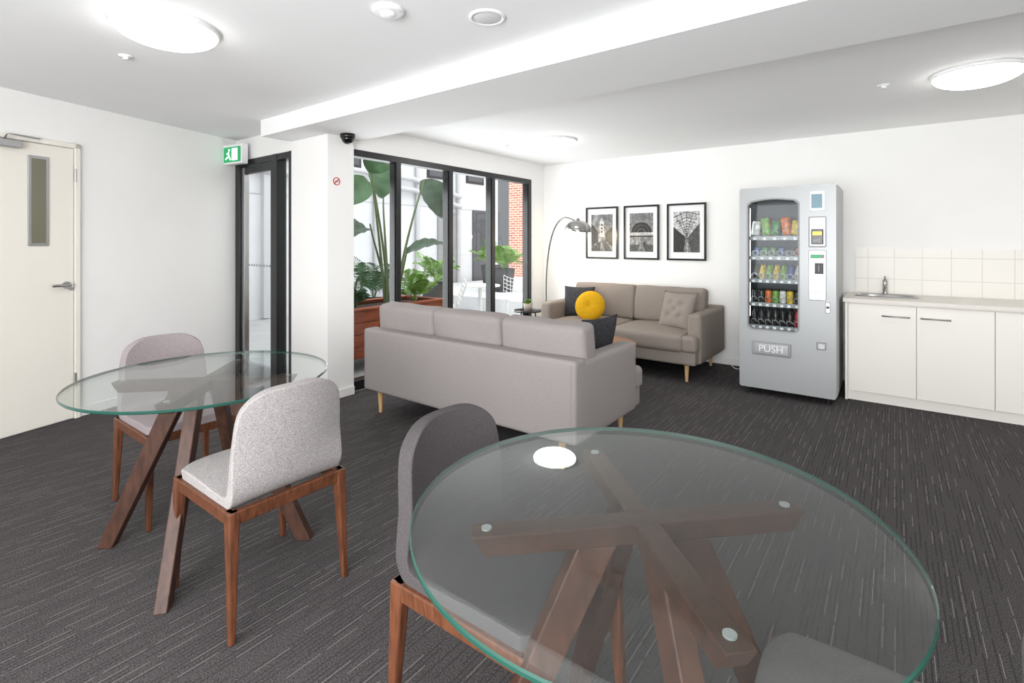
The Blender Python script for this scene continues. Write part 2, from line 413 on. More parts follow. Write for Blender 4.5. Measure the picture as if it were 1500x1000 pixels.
# ================================================================= CHAIRS
def chair(loc, rz, fab, seatfab=None):
    # local: faces +y, back at -y
    e = empty('dining_chair', loc, rz)
    P = bez((0,.235,.452),(0,.1,.462),(0,-.02,.448),(0,-.12,.446), 9)[:-1]
    P += bez((0,-.12,.446),(0,-.195,.446),(0,-.214,.47),(0,-.220,.53), 8)[:-1]
    P += bez((0,-.220,.53),(0,-.236,.62),(0,-.246,.73),(0,-.254,.828), 10)
    n = len(P); m = 14; bm = bmesh.new(); g = []
    for i, p in enumerate(P):
        t = i/(n-1); row = []
        W = .212 if p.z < .5 else .212-.022*((p.z-.5)/.3)
        for j in range(m+1):
            v = -1+2*j/m; q = Vector((W*v, p.y, p.z))
            if t < .5: q.y -= .05*abs(v)**5*max(0, (q.y-.1)/.145) ; q.z -= .006*abs(v)**3
            bk = max(0, min(1, (p.z-.46)/.15))
            q.y += .035*bk*v*v
            top = max(0, (p.z-.70)/.12)
            q.z -= .05*abs(v)**4*top
            q.x *= 1-.05*top**3
            row.append(bm.verts.new(q))
        g.append(row)
    for i in range(n-1):
        for j in range(m): bm.faces.new((g[i][j], g[i+1][j], g[i+1][j+1], g[i][j+1]))
    o = fin('seat_shell', bm, fab, e, smooth=True)
    so = o.modifiers.new('s', 'SOLIDIFY'); so.thickness = .045; so.offset = 0
    bv = o.modifiers.new('b', 'BEVEL'); bv.width = .014; bv.segments = 3; bv.limit_method = 'ANGLE'
    ss = o.modifiers.new('u', 'SUBSURF'); ss.levels = 1; ss.render_levels = 2
    W = M['walnut']
    leg('rail_l', (-.208,0,.385), (-.212,0,.434), (.024,.41), (.026,.44), 0, W, e)
    leg('rail_r', (.208,0,.385), (.212,0,.434), (.024,.41), (.026,.44), 0, W, e)
    leg('rail_back', (0,-.215,.385), (0,-.222,.434), (.42,.024), (.44,.026), 0, W, e)
    leg('rail_front', (0,.205,.385), (0,.212,.434), (.41,.024), (.43,.026), 0, W, e)
    for i, (sx, sy) in enumerate(((-1,-1),(1,-1),(1,1),(-1,1))):
        leg(f'leg_{i+1}', (sx*.218,sy*.235,0), (sx*.206,sy*.212,.434), (.022,.022), (.038,.046), 0, W, e, .006)
    return e
chair((-2.0,1.01,0), pi/2, M['chairf'])          # faces -X
chair((-3.0,1.09,0), -pi/2, M['chairp'])         # faces +X
chair((-.85,1.12,0), -pi/2, M['chaird'])
chair((.015,1.085,0), pi/2+.05, M['chairm'])

# ================================================================= TABLES
def table(loc, R=.505):
    e = empty('glass_dining_table', loc)
    n = 96; bm = bmesh.new()
    prof = [(R-.003,.738),(R,.741),(R,.747),(R-.003,.75)]
    rings = [[bm.verts.new((r*math.cos(2*pi*i/n), r*math.sin(2*pi*i/n), z)) for i in range(n)] for r, z in prof]
    for A, B in zip(rings, rings[1:]):
        for i in range(n):
            f = bm.faces.new((A[i], A[(i+1)%n], B[(i+1)%n], B[i])); f.material_index = 1
    bm.faces.new(rings[0][::-1]); bm.faces.new(rings[-1])
    fin('glass_top', bm, [M['tglass'], M['tedge']], e)
    W = M['twood']
    for k, a in enumerate((pi/4, -pi/4)):
        z0, z1 = (.688,.733)
        if k == 0:
            leg('crossbar_1', (0,0,z0), (0,0,z1), (.70,.055), (.76,.055), a, W, e)
        else:
            c = Vector((math.cos(a), math.sin(a), 0))
            for s in (-1, 1):
                leg(f'crossbar_2_{s}', (c*s*(.0275+.161)).to_tuple()[:2]+(z0,), (c*s*(.0275+.176)).to_tuple()[:2]+(z1,), (.322,.055), (.352,.055), a, W, e)
        for s in (-1, 1):
            c = Vector((math.cos(a), math.sin(a)))*s*.345
            cyl(f'pad_{k}_{s}', .011, .7335, .7375, M['silver'], e, (c.x, c.y, 0), n=24)
    for i, (sx, sy) in enumerate(((-1,-1),(1,-1),(1,1),(-1,1))):
        leg(f'leg_{i+1}', (sx*.32,sy*.28,0), (sx*.075,sy*.075,.69), (.065,.045), (.085,.05), math.atan2(sy*.2, sx*.25), W, e)
    return e
table((-.447,1.073,0)); table((-2.457,1.0,0))

# ================================================================= SOFAS
def sofa(loc, rz, Wd, D, fab, nb, ns, back_h=.66):
    e = empty('sofa', loc, rz); a = .13; hw = Wd/2
    softbox('base', (Wd-.04, D-.06, .15), .02, fab, e, (0, D/2+.0, .25))
    softbox('back_frame', (Wd, .13, back_h-.175), .025, fab, e, (0, .065, (back_h+.175)/2), puff=(0,.004,0))
    for s in (-1, 1):
        softbox(f'arm_{s}', (a, D-.15, back_h-.185), .03, fab, e, (s*(hw-a/2), (D-.15)/2+.01, (back_h-.02+.175)/2), puff=(.006,0,.003))
        # stitched seams on the frame corners
        tube(f'seam_back_{s}', [(s*(hw-.03),-.0015,.20),(s*(hw-.03),-.0015,back_h-.02)], .0025, fab, e)
    iw = Wd-2*a
    for i in range(ns):
        cw = iw/ns
        softbox(f'seat_cushion_{i}', (cw-.004, D-.14, .16), .04, fab, e, (-iw/2+cw*(i+.5), .14+(D-.14)/2, .375), puff=(0,.01,.02), wob=.003)
    for s in (-1, 1):
        softbox(f'seat_lip_{s}', (a+.02, .14, .155), .04, fab, e, (s*(hw-a/2-.015), D-.07, .375))
    bw = (Wd-.04)/nb if nb == 3 else iw/nb
    tot = bw*nb
    for i in range(nb):
        softbox(f'back_cushion_{i}', (bw-.002, .16, .39), .035, fab, e, (-tot/2+bw*(i+.5), .225, .65), (math.radians(8),0,0), puff=(.004,.025,.006), wob=.008)
    for sx in (-1, 1):
        for sy in (0, 1):
            x = sx*(hw-.13); y = .07 if sy == 0 else D-.13
            lathe(f'leg_{sx}_{sy}', [(0,0),(.013,0),(.024,.178),(0,.178)], M['oak'], e, (x, y, 0), n=20, smooth=False)
    return e
sofa((-2.41,2.52,0), 0, 1.93, 1.0, M['sofa'], 3, 2)
sofa((-2.385,5.80,0), pi, 1.83, 1.0, M['sofab'], 2, 2)

def throw(loc, rot, s, t, m, button=None):
    return pillow('throw_pillow', s, t, m, None, loc, rot, button=button)
throw((-3.03,5.36,.63), (math.radians(72),0,math.radians(14)), .38, .13, M['charcoal'])
throw((-1.80,5.25,.635), (math.radians(70),0,math.radians(-16)), .40, .13, M['sofab'], [(-.35,.35),(.35,.35),(-.35,-.35),(.35,-.35),(0,0)])
# round pleated cushion
bm = bmesh.new(); n = 64; rings = []
prof = []
for k in range(25):
    a = -pi/2+pi*k/24; prof.append((.175*abs(math.cos(a))**.7, .065*math.sin(a)))
for r, z in prof:
    q = r/.175; z2 = z*(1-.45*math.exp(-(q/.16)**2))
    if r < 1e-4: rings.append([bm.verts.new((0,0,z2))])
    else: rings.append([bm.verts.new((r*math.cos(2*pi*i/n), r*math.sin(2*pi*i/n), z2+(.0035 if i % 2 else 0)*q*(1 if z > 0 else -1))) for i in range(n)])
for A, B in zip(rings, rings[1:]):
    for i in range(n):
        j = (i+1) % n
        if len(A) == 1: bm.faces.new((A[0], B[j], B[i]))
        elif len(B) == 1: bm.faces.new((A[i], A[j], B[0]))
        else: bm.faces.new((A[i], A[j], B[j], B[i]))
e = empty('round_cushion', (-2.78,5.18,.615)); e.rotation_euler = (math.radians(72),0,math.radians(10))
fin('cover', bm, M['yellow'], e, smooth=True)
lathe('button', [(.0,.045),(.014,.042),(.012,.034)], M['yellow'], e, n=16)
# dark cushion leaning on the right arm of the near sofa
throw((-1.665,3.17,.635), (math.radians(76),0,math.radians(-100)), .40, .13, M['charcoal'])

# ================================================================= COFFEE + SIDE TABLE
e = empty('coffee_table', (-2.2,4.25,0))
lathe('top', [(0,.395),(.34,.395),(.35,.402),(.35,.416),(.345,.42),(0,.42)], M['ctop'], e, n=48, smooth=False)
for i in range(3):
    a = i*2*pi/3+.5
    leg(f'leg_{i}', (.27*math.cos(a),.27*math.sin(a),0), (.2*math.cos(a),.2*math.sin(a),.396), (.025,.025), (.04,.035), a, M['ctop'], e)
e = empty('side_table', (-3.62,5.13,0))
lathe('top', [(0,.49),(.175,.49),(.178,.493),(.178,.507),(.172,.507),(.17,.498),(0,.498)], M['blackp'], e, n=40)
for i in range(3):
    a = i*2*pi/3+.3
    tube(f'leg_{i}', [(.15*math.cos(a),.15*math.sin(a),0.008),(.1*math.cos(a),.1*math.sin(a),.49)], .008, M['blackp'], e)
e = empty('potted_succulent', (-3.59,5.10,.499))
lathe('pot', [(0,0),(.045,0),(.06,.095),(.055,.095),(.052,.08),(0,.08)], M['potw'], e, n=24)
bm = bmesh.new()
for i in range(34):
    a = i*2.4; t = i/34; el = math.radians(20+60*(1-t)) if i % 2 else math.radians(40+45*t)
    L_ = .075; d = Vector((math.cos(a)*math.cos(el), math.sin(a)*math.cos(el), math.sin(el))); s = d.cross(Vector((0,0,1))).normalized()*.016
    b0 = Vector((0,0,.08))
    v = [bm.verts.new(b0), bm.verts.new(b0+d*L_*.6+s), bm.verts.new(b0+d*L_), bm.verts.new(b0+d*L_*.6-s)]
    bm.faces.new(v)
fin('leaves', bm, M['leafl'], e)

# ================================================================= ARC LAMP
e = empty('arc_floor_lamp', (-3.62,5.55,0))
lathe('base', [(0,0),(.13,0),(.13,.025),(.12,.032),(0,.032)], M['chrome'], e, n=40)
arc = [Vector((0,0,.03)), Vector((0,0,.6))]+bez((.0,0,.8),(.02,0,1.45),(.2,-.05,1.70),(.40,-.1,1.64), 18)+bez((.40,-.1,1.64),(.47,-.12,1.62),(.5,-.13,1.61),(.53,-.14,1.585),4)[1:]
pole = mat('lamp_pole_steel', (.22,.215,.21,1), .25, 1)
tube('arc', arc, .011, pole, e)
rr = .165
lathe('shade', [(0.02,.10)]+[(rr*math.sin(a), .13*math.cos(a)) for a in [pi/2*k/12 for k in range(1,13)]]+[(rr-.004,-.004)]+[((rr-.005)*math.sin(a), .125*math.cos(a)-.004) for a in [pi/2*k/12 for k in range(12,0,-1)]], mat('lamp_shade_steel', (.36,.35,.34,1), .22, 1), e, (.56,-.15,1.48), (0,math.radians(6),0), n=40)
lathe('cap', [(0,.16),(.018,.155),(.024,.12),(.024,.10)], pole, e, (.56,-.15,1.475), n=20)
lathe('bulb', [(0,-.01)]+[(.03*math.sin(a), .03-.035*math.cos(a)) for a in [pi*k/8 for k in range(1,8)]]+[(0,.065)], mat('bulb', (1,.85,.6,1), .3, emit=8), e, (.56,-.15,1.47), n=20)
pl = bpy.data.lights.new('lamp_bulb', 'POINT'); pl.energy = 8; pl.color = (1,.78,.5); pl.shadow_soft_size = .04
link(bpy.data.objects.new('lamp_bulb', pl), e, (.56,-.15,1.43))
tube('power_cord', [(-1.42,5.85,.012),(-1.35,5.72,.008),(-1.22,5.70,.008),(-1.12,5.78,.008)], .005, M['white'])

# ================================================================= PICTURES
def artmat(i):
    m = mat(f'art_print_{i}', (.5,.5,.5,1), .35); nt = m.node_tree; N = nt.nodes; L = nt.links
    tc = N.new('ShaderNodeTexCoord')
    n = N.new('ShaderNodeTexNoise'); n.inputs['Scale'].default_value = [9,7,8][i]; n.inputs['Detail'].default_value = 10; n.inputs['Roughness'].default_value = .75
    L.new(tc.outputs['Object'], n.inputs['Vector'])
    cr = N.new('ShaderNodeValToRGB'); cr.color_ramp.elements[0].position = .4; cr.color_ramp.elements[0].color = (.01,.01,.01,1)
    cr.color_ramp.elements[1].position = .66; cr.color_ramp.elements[1].color = (.5,.5,.5,1)
    L.new(n.outputs['Fac'], cr.inputs[0]); L.new(cr.outputs[0], N['Principled BSDF'].inputs['Base Color'])
    return m
def g_(v): return mat(f'print_tone_{v}', lin(v,v,v), .4, noise=.6, nscale=45)
dk, lg, md, dm = g_(36), g_(185), g_(118), g_(72)
for i, x in enumerate((-2.99,-2.46,-1.915)):
    e = empty('framed_picture', (x,5.9,1.462))
    w2, h2 = .225, .33
    for nm, a, b in (('rail_b',(-w2,-.03,-h2),(w2,-.001,-h2+.022)),('rail_t',(-w2,-.03,h2-.022),(w2,-.001,h2)),('stile_l',(-w2,-.03,-h2+.022),(-w2+.022,-.001,h2-.022)),('stile_r',(w2-.022,-.03,-h2+.022),(w2,-.001,h2-.022))):
        box(nm, a, b, M['blackp'], e, .002)
    box('mat_board', (-w2+.02,-.012,-h2+.02), (w2-.02,-.002,h2-.02), M['white'], e)
    a2, b2 = .15, .235
    box('print', (-a2,-.0135,-b2), (a2,-.0125,b2), artmat(i), e)
    layer_n = [0]
    def poly(pts, m):
        layer_n[0] += 1; y = -.0136-.00012*layer_n[0]
        b_ = bmesh.new(); b_.faces.new([b_.verts.new((max(-a2,min(a2,px)), y, max(-b2,min(b2,pz)))) for px, pz in pts])
        o_ = fin(f'print_shape_{layer_n[0]}', b_, m, e); return o_
    if i == 0:
        poly([(-a2,.02),(-.08,.05),(-.04,b2),(a2,b2),(a2,.02)], md)
        poly([(-.03,-.05),(-.03,.15),(.0,.2),(.03,.15),(.03,-.05)], lg)
        for k in range(3): poly([(-.013,.0+.045*k),(.013,.0+.045*k),(.013,.025+.045*k),(-.013,.025+.045*k)], dm)
        poly([(-a2,-.15),(-a2,.12),(-.06,.02),(-.06,-.12)], dk); poly([(a2,-.17),(a2,.08),(.05,.0),(.05,-.1)], dk)
        poly([(-a2,-b2),(a2,-b2),(.05,-.1),(-.06,-.12)], dm); poly([(-.02,-b2),(.05,-b2),(.0,-.11),(-.015,-.115)], md)
        for k in range(5): poly([(-.14+.02*k,-.13+.005*k),(-.13+.02*k,-.13+.005*k),(-.13+.02*k,.08-.02*k),(-.14+.02*k,.08-.02*k)], dm)
    if i == 1:
        poly([(-a2,.14),(a2,.14),(a2,b2),(-a2,b2)], md)
        for k, (R_, mm) in enumerate(((.14,md),(.13,dk),(.10,dm),(.09,dk),(.05,md),(.044,dk))):
            poly([(R_*math.cos(pi*j/20), .0+R_*.95*math.sin(pi*j/20)) for j in range(21)], mm)
        poly([(-a2,-.035),(a2,-.035),(a2,.0),(-a2,.0)], lg); poly([(-a2,-.055),(a2,-.055),(a2,-.04),(-a2,-.04)], dk)
        for k in range(6): poly([(-.14+.05*k,-.15),(-.13+.05*k,-.15),(-.13+.05*k,-.055),(-.14+.05*k,-.055)], md)
        poly([(-a2,-b2),(a2,-b2),(a2,-.15),(-a2,-.15)], dm); poly([(-.06,-b2),(.06,-b2),(.02,-.15),(-.02,-.15)], md)
    if i == 2:
        poly([(-a2,.06),(-a2,b2),(a2,b2),(a2,.1),(.02,-.06),(-.01,-.06)], lg)
        for k in range(9):
            t = (k/9)**.7; z = b2*(1-t)-.06*t; wd2 = a2*(1-t)+.01*t
            poly([(-wd2,z-.06*(1-t)),(0,z),(wd2,z-.04*(1-t)),(wd2,z-.048*(1-t)),(0,z-.008),(-wd2,z-.072*(1-t))], dm)
        for k in range(5):
            xx = -.15+.075*k; poly([(xx,b2),(xx+.006,b2),(.008,-.06),(.004,-.06)], dk)
        poly([(-a2,-b2),(-a2,.06),(-.01,-.06),(-.03,-b2)], dk); poly([(a2,-b2),(a2,.1),(.02,-.06),(.06,-b2)], dm)
        poly([(-.03,-b2),(.06,-b2),(.02,-.1),(.0,-.1)], md); poly([(.0,-b2),(.02,-b2),(.012,-.12),(.008,-.12)], lg)

# ================================================================= VENDING MACHINE
VX0, VX1, VY0, VY1, VZ0, VZ1 = -1.112,-.378,4.88,5.60,.06,1.82
e = empty('vending_machine')
gx0, gx1, gz0, gz1 = -1.045,-.645,.575,1.70
sv = M['silver']
box('back', (VX0,5.42,VZ0), (VX1,VY1,VZ1), sv, e, .004)
box('side_l', (VX0,4.97,VZ0), (VX0+.04,5.42,VZ1), sv, e); box('side_r', (gx1+.04,4.97,VZ0), (VX1,5.42,VZ1), sv, e)
box('cabinet_top', (VX0+.04,4.97,gz1+.03), (gx1+.04,5.42,VZ1), sv, e); box('cabinet_bottom', (VX0+.04,4.97,VZ0), (gx1+.04,5.42,gz0-.02), sv, e)
def ringface(name, y0, y1, outer, inner, m):
    bm = bmesh.new()
    def loop(pts, y): return [bm.verts.new((x, y, z)) for x, z in pts]
    of, inf, ob_, inb = loop(outer, y0), loop(inner, y0), loop(outer, y1), loop(inner, y1)
    n = len(outer)
    for i in range(n):
        j = (i+1) % n
        bm.faces.new((of[i], of[j], inf[j], inf[i])); bm.faces.new((ob_[i], ob_[j], inb[j], inb[i]))
        bm.faces.new((of[i], of[j], ob_[j], ob_[i])); bm.faces.new((inf[i], inf[j], inb[j], inb[i]))
    return fin(name, bm, m, e)
def winloop(x0, x1, z0, z1, arch, c, n=10):
    P = []
    for k in range(n): P.append((x0+c+(x1-x0-2*c)*k/(n-1), z0))
    for k in range(n): P.append((x1, z0+c+(z1-z0-2*c)*k/(n-1)))
    for k in range(n):
        t = k/(n-1); P.append((x1-c-(x1-x0-2*c)*t, z1+arch*math.sin(pi*t)))
    for k in range(n): P.append((x0, z1-c-(z1-z0-2*c)*k/(n-1)))
    return P
ringface('door', VY0, 4.965, winloop(VX0, VX1, VZ0, VZ1, 0, .012), winloop(gx0, gx1, gz0, gz1, .018, .03), sv)
ringface('window_gasket', VY0-.004, VY0+.05, winloop(gx0-.006, gx1+.006, gz0-.006, gz1+.006, .018, .03), winloop(gx0+.006, gx1-.006, gz0+.006, gz1-.006, .018, .03), M['grey'])
box('window_glass', (gx0,VY0+.02,gz0), (gx1,VY0+.024,gz1+.015), M['win'], e)
box('cavity_back', (gx0-.02,5.40,gz0-.02), (gx1+.02,5.415,gz1+.03), mat('cavity_dark', lin(82,90,98), .6), e)
box('cavity_left', (gx0-.027,4.97,gz0-.02), (gx0-.02,5.40,gz1+.03), M['blackp'], e)
box('cavity_strip_lamp', (gx0-.015,5.0,gz0+.1), (gx0-.005,5.015,gz1-.05), mat('strip_lamp', (.85,.95,1,1), .4, emit=5), e)
cols = [lin(*c) for c in ((38,120,52),(205,105,35),(215,180,45),(165,30,35),(35,75,140),(110,160,62),(25,25,28),(215,215,215))]
PM = [mat(f'packaging_{i}', c, .35, noise=.6, nscale=35) for i, c in enumerate(cols)]
shelf_z = [1.39,1.215,1.01,.80,.60]
trayg = mat('tray_grey', lin(120,125,128), .4, .5)
for si, z in enumerate(shelf_z):
    box(f'shelf_{si}', (gx0-.015,4.98,z-.012), (gx1+.015,5.38,z), trayg, e)
    box(f'shelf_lip_{si}', (gx0-.015,4.975,z-.03), (gx1+.015,4.98,z+.006), trayg, e)
    nc = [5,6,7,7,7][si]
    wd_ = (gx1-gx0+.0)/nc
    for c in range(nc):
        xc = gx0+wd_*(c+.5)
        box(f'price_{si}_{c}', (xc-.012,4.972,z-.026), (xc+.012,4.9755,z-.006), M['white'], e)
        pts = [(xc+.024*math.cos(a), 4.985+a*.0065, z+.03+.024*math.sin(a)) for a in [k*.5 for k in range(70)]]
        tube(f'coil_{si}_{c}', pts, .0022, M['silverl'], e, res=1)
        for dpt in range(2):
            yb = 5.03+dpt*.11
            if si == 0: 
                pm = PM[[7,5,0,1,2][c] if dpt == 0 else (c*3) % 8]
                softbox(f'snack_{si}_{c}_{dpt}', (.07,.035,.13+.03*(c % 2)), .014, pm, e, (xc,yb,z+.078+.015*(c % 2)), rot=(0,math.radians((-1)**c*7),0), puff=(0,.012,0), n=4)
            elif si == 1:
                if c in (4,) or dpt: continue
                softbox(f'snack_{si}_{c}_{dpt}', (.05,.03,.08), .012, PM[[4,0,0,4,7,3][c]], e, (xc,yb+.08,z+.045), n=3)
            elif si == 2:
                pm = PM[[6,2,5,2,5,4,7][c]]
                lathe(f'bottle_{si}_{c}_{dpt}', [(0,0),(.022,0),(.024,.07),(.01,.105),(.01,.125),(0,.125)], pm, e, (xc,yb+.03,z+.002), n=16)
            elif si == 3:
                pm = PM[[6,6,1,5,7,2,6][c] if dpt == 0 else 6]
                lathe(f'can_{si}_{c}_{dpt}', [(0,0),(.022,0),(.026,.008),(.026,.10),(.021,.112),(0,.11)], pm, e, (xc,yb,z+.002), n=18)
            else:
                pm = PM[[6,6,6,6,6,6,3][c]]
                lathe(f'bottle_{si}_{c}_{dpt}', [(0,0),(.024,0),(.026,.04),(.022,.07),(.025,.1),(.01,.13),(.01,.15),(0,.15)], pm, e, (xc,yb,z+.002), n=16)
softbox('flap_bezel', (.31,.02,.12), .02, M['grey'], e, (-.855,VY0-.002,.415), n=3)
softbox('flap', (.27,.014,.09), .006, M['silver'], e, (-.855,VY0-.011,.415), n=3)
def text(name, s, size, loc, m, parent):
    cu = bpy.data.curves.new(name, 'FONT'); cu.body = s; cu.size = size; cu.extrude = .0015; cu.align_x = 'CENTER'; cu.align_y = 'CENTER'
    cu.materials.append(m); return link(bpy.data.objects.new(name, cu), parent, loc, (pi/2,0,0))
text('push_lettering', 'PUSH', .082, (-.855,VY0-.0205,.415), M['white'], e)
sl = M['silverl']; x0, x1 = -.572,-.445
box('label_frame', (x0+.01,VY0-.006,1.60), (x1-.01,VY0,1.765), M['white'], e, .003); box('label_print', (x0+.02,VY0-.008,1.625), (x1-.03,VY0-.006,1.74), mat('label_blue', lin(120,155,170), .4), e)
box('card_plate', (x0,VY0-.012,1.30), (x1,VY0,1.555), sl, e, .012, seg=3)
box('reader', (x0+.02,VY0-.026,1.325), (x1-.02,VY0-.01,1.45), M['blackp'], e, .006); box('reader_screen', (x0+.03,VY0-.028,1.40), (x1-.03,VY0-.026,1.43), mat('screen_amber', lin(235,190,40), .3, emit=.7), e)
box('reader_slot', (x0+.035,VY0-.028,1.345), (x1-.035,VY0-.026,1.37), M['grey'], e)
box('keypad_plate', (x0,VY0-.01,.86), (x1,VY0,1.275), sl, e, .006)
box('lcd', (x0+.015,VY0-.014,1.21), (x1-.015,VY0-.009,1.24), M['blackp'], e); box('lcd_screen', (x0+.02,VY0-.016,1.214), (x1-.04,VY0-.013,1.236), gr, e)
box('coin_slot', (x0+.045,VY0-.016,1.08), (x1-.02,VY0-.009,1.17), M['darkm'], e, .003); box('slot', (x0+.07,VY0-.018,1.10), (x0+.078,VY0-.015,1.15), M['blackp'], e)
for r in range(4):
    for c in range(3):
        box(f'key_{r}_{c}', (x0+.028+c*.026,VY0-.015,.92+r*.026), (x0+.046+c*.026,VY0-.009,.938+r*.026), M['steel'], e, .002)
box('lock_plate', (-.452,VY0-.012,.76), (-.418,VY0,.85), M['steel'], e, .004); cyl('lock', .011, 0, .012, M['darkm'], e, (-.435,VY0-.012,.81), (pi/2,0,0), 20)
box('coin_return', (-.515,VY0-.012,.455), (-.445,VY0,.52), M['grey'], e, .006); box('coin_cup', (-.505,VY0-.014,.465), (-.455,VY0-.011,.505), M['silverl'], e, .004)
for i, (x, y) in enumerate(((VX0+.06,4.95),(VX1-.06,4.95),(VX0+.06,5.5),(VX1-.06,5.5))):
    cyl(f'foot_{i}', .024, 0, .012, M['darkm'], e, (x,y,0), n=20); cyl(f'foot_stem_{i}', .011, .012, .07, M['darkm'], e, (x,y,0), n=16)
    box(f'bracket_{i}', (x-.03,y-.03,.045), (x+.03,y+.03,.062), M['darkm'], e)

# ================================================================= KITCHENETTE
k = empty('kitchen_cabinet')
KX0, KX1, KY = -.338, 2.42, 5.20
box('end_panel', (KX0,KY,0), (KX0+.018,5.899,.835), M['cab'], k); box('carcass', (KX0+.018,KY+.022,.09), (KX1,5.895,.835), M['cab'], k)
box('kick', (KX0+.018,KY+.03,0), (KX1,KY+.05,.09), M['cab'], k)
x = KX0+.019; i = 0
while x < KX1-.1:
    box(f'door_panel_{i}', (x+.002,KY,.085), (x+.458,KY+.02,.822), M['cab'], k, .002)
    if i == 0: hx = x+.24
    elif i == 1: hx = x+.03
    else: hx = x+.24 if i % 2 == 0 else x+.03
    tube(f'handle_{i}', [(hx,KY,.735),(hx,KY-.028,.735),(hx+.175,KY-.028,.735),(hx+.175,KY,.735)], .0065, M['steel'], k)
    x += .46; i += 1
sx0, sx1, sy0, sy1 = -.27,.16,5.47,5.78
yb0, zt0, zt1 = KY-.02,.835,.865
for nm, a, b in (('top_front',(KX0-.015,yb0,zt0),(KX1,sy0,zt1)),('top_rear',(KX0-.015,sy1,zt0),(KX1,5.899,zt1)),('top_left',(KX0-.015,sy0,zt0),(sx0,sy1,zt1)),('top_right',(sx1,sy0,zt0),(KX1,sy1,zt1))):
    box(nm, a, b, M['bench'], k)
s = empty('sink', ((sx0+sx1)/2,(sy0+sy1)/2,zt1))
bm = bmesh.new(); n = 40; rings = []
def sq(a, b, p=4): return [(a*math.copysign(abs(math.cos(t))**(2/p), math.cos(t)), b*math.copysign(abs(math.sin(t))**(2/p), math.sin(t))) for t in [2*pi*i/n for i in range(n)]]
for a, b, z in ((.235,.172,.001),(.232,.169,.006),(.205,.145,.006),(.195,.135,-.005),(.18,.125,-.13),(.03,.03,-.14),(.001,.001,-.141)):
    rings.append([bm.verts.new((x, y, z)) for x, y in sq(a, b)])
for A, B in zip(rings, rings[1:]):
    for i in range(n): bm.faces.new((A[i], A[(i+1)%n], B[(i+1)%n], B[i]))
fin('basin', bm, M['steel'], s, smooth=True)
cyl('drain', .02, -.14, -.136, M['darkm'], s)
f = empty('sink_faucet', (-.07,5.81,zt1))
lathe('body', [(0,0),(.026,0),(.026,.006),(.019,.012),(.019,.09),(.02,.12),(.012,.135),(0,.138)], M['chrome'], f, n=24)
tube('spout', [(0,0,.06),(0,-.06,.085),(0,-.14,.09),(0,-.15,.075)], .011, M['chrome'], f)
tube('lever', [(0,0,.13),(0,-.03,.15),(0,-.08,.165)], .006, M['chrome'], f)
box('tile_backsplash', (-.30,5.888,.865), (KX1,5.899,1.28), M['tile'])

# ================================================================= COURTYARD
box('courtyard_ground', (-14,2.7,-.14), (-4.0,16.5,-.02), M['pave'])
box('courtyard_ground_far', (-4.0,6.05,-.14), (4,16.5,-.02), M['pave'])
box('courtyard_terrace', (-8.9,7.2,-.02), (-3.2,14.8,.32), M['concrete'])
cw = empty('courtyard_facade')
box('facade', (-9.4,1.2,-.1), (-9,11.3,6.5), M['concrete'], cw)
for i, (y, z) in enumerate(((6.3,3.4),(8.9,3.4),(10.3,3.4))):
    box(f'facade_window_frame_{i}', (-9.02,y-.35,z-.5), (-8.97,y+.35,z+.5), M['darkm'], cw)
    box(f'facade_window_pane_{i}', (-8.98,y-.29,z-.44), (-8.96,y+.29,z+.44), M['garage'], cw)
for i, y in enumerate((5.6,7.0,8.2,9.6)):
    tube(f'downpipe_{i}', [(-8.93,y,.32),(-8.93,y,6.4)], .05, M['pipe'], cw)
for i, z in enumerate((2.55,2.8)):
    tube(f'duct_{i}', [(-8.85,2.6,z+.1),(-8.85,8.0,z),(-8.85,9.6,z-.3)], .055, M['pipe'], cw)
box('joint_1', (-9.0,1.2,2.2), (-8.985,11.3,2.215), M['pipe'], cw)
box('service_door', (-9.0,8.9,0.3), (-8.95,9.5,2.1), M['grey'], cw)
box('shutter_door', (-9.0,10.2,0.3), (-8.95,10.9,2.2), M['garage'], cw)
box('facade_near', (-9.0,1.0,-.1), (-5.75,1.2,6.5), M['concrete'], cw)
for i, y in enumerate((3.2,3.9,4.6)):
    box(f'wall_pier_{i}', (-9.0,y-.06,0), (-8.88,y+.06,4.5), M['pipe'], cw)
gb = empty('garage_building')
box('garage_block', (-13.5,15,-.1), (-11.36,15.3,4), M['garage'], gb)
box('upper_cladding', (-13.5,15,4), (-11.36,15.3,7), M['concrete'], gb)
box('brick_building', (-11.35,14.9,-.1), (-2,15.3,7), M['brick'])
# planter on castors
p = empty('planter_box', (-4.78,3.78,0))
for i in range(4):
    z = .13+i*.125
    box(f'board_e_{i}', (.30,-.72,z), (.33,.72,z+.118), M['planter'], p, .003); box(f'board_w_{i}', (-.33,-.72,z), (-.30,.72,z+.118), M['planter'], p, .003)
    box(f'board_s_{i}', (-.30,-.72,z), (.30,-.69,z+.118), M['planter'], p, .003); box(f'board_n_{i}', (-.30,.69,z), (.30,.72,z+.118), M['planter'], p, .003)
box('cap_e', (.27,-.75,.628), (.36,.75,.65), M['planter'], p, .003); box('cap_w', (-.36,-.75,.628), (-.27,.75,.65), M['planter'], p, .003)
box('cap_s', (-.27,-.75,.628), (.27,-.66,.65), M['planter'], p, .003); box('cap_n', (-.27,.66,.628), (.27,.75,.65), M['planter'], p, .003)
box('soil', (-.3,-.69,.12), (.3,.69,.6), M['soil'], p)
for i, (x, y) in enumerate(((.24,-.6),(-.24,-.6),(.24,.6),(-.24,.6))):
    cyl(f'castor_{i}', .05, -.015, .015, M['grey'], p, (x,y,.03), (0,pi/2,0), 20); box(f'fork_{i}', (x-.025,y-.02,.05), (x+.025,y+.02,.13), M['steel'], p)
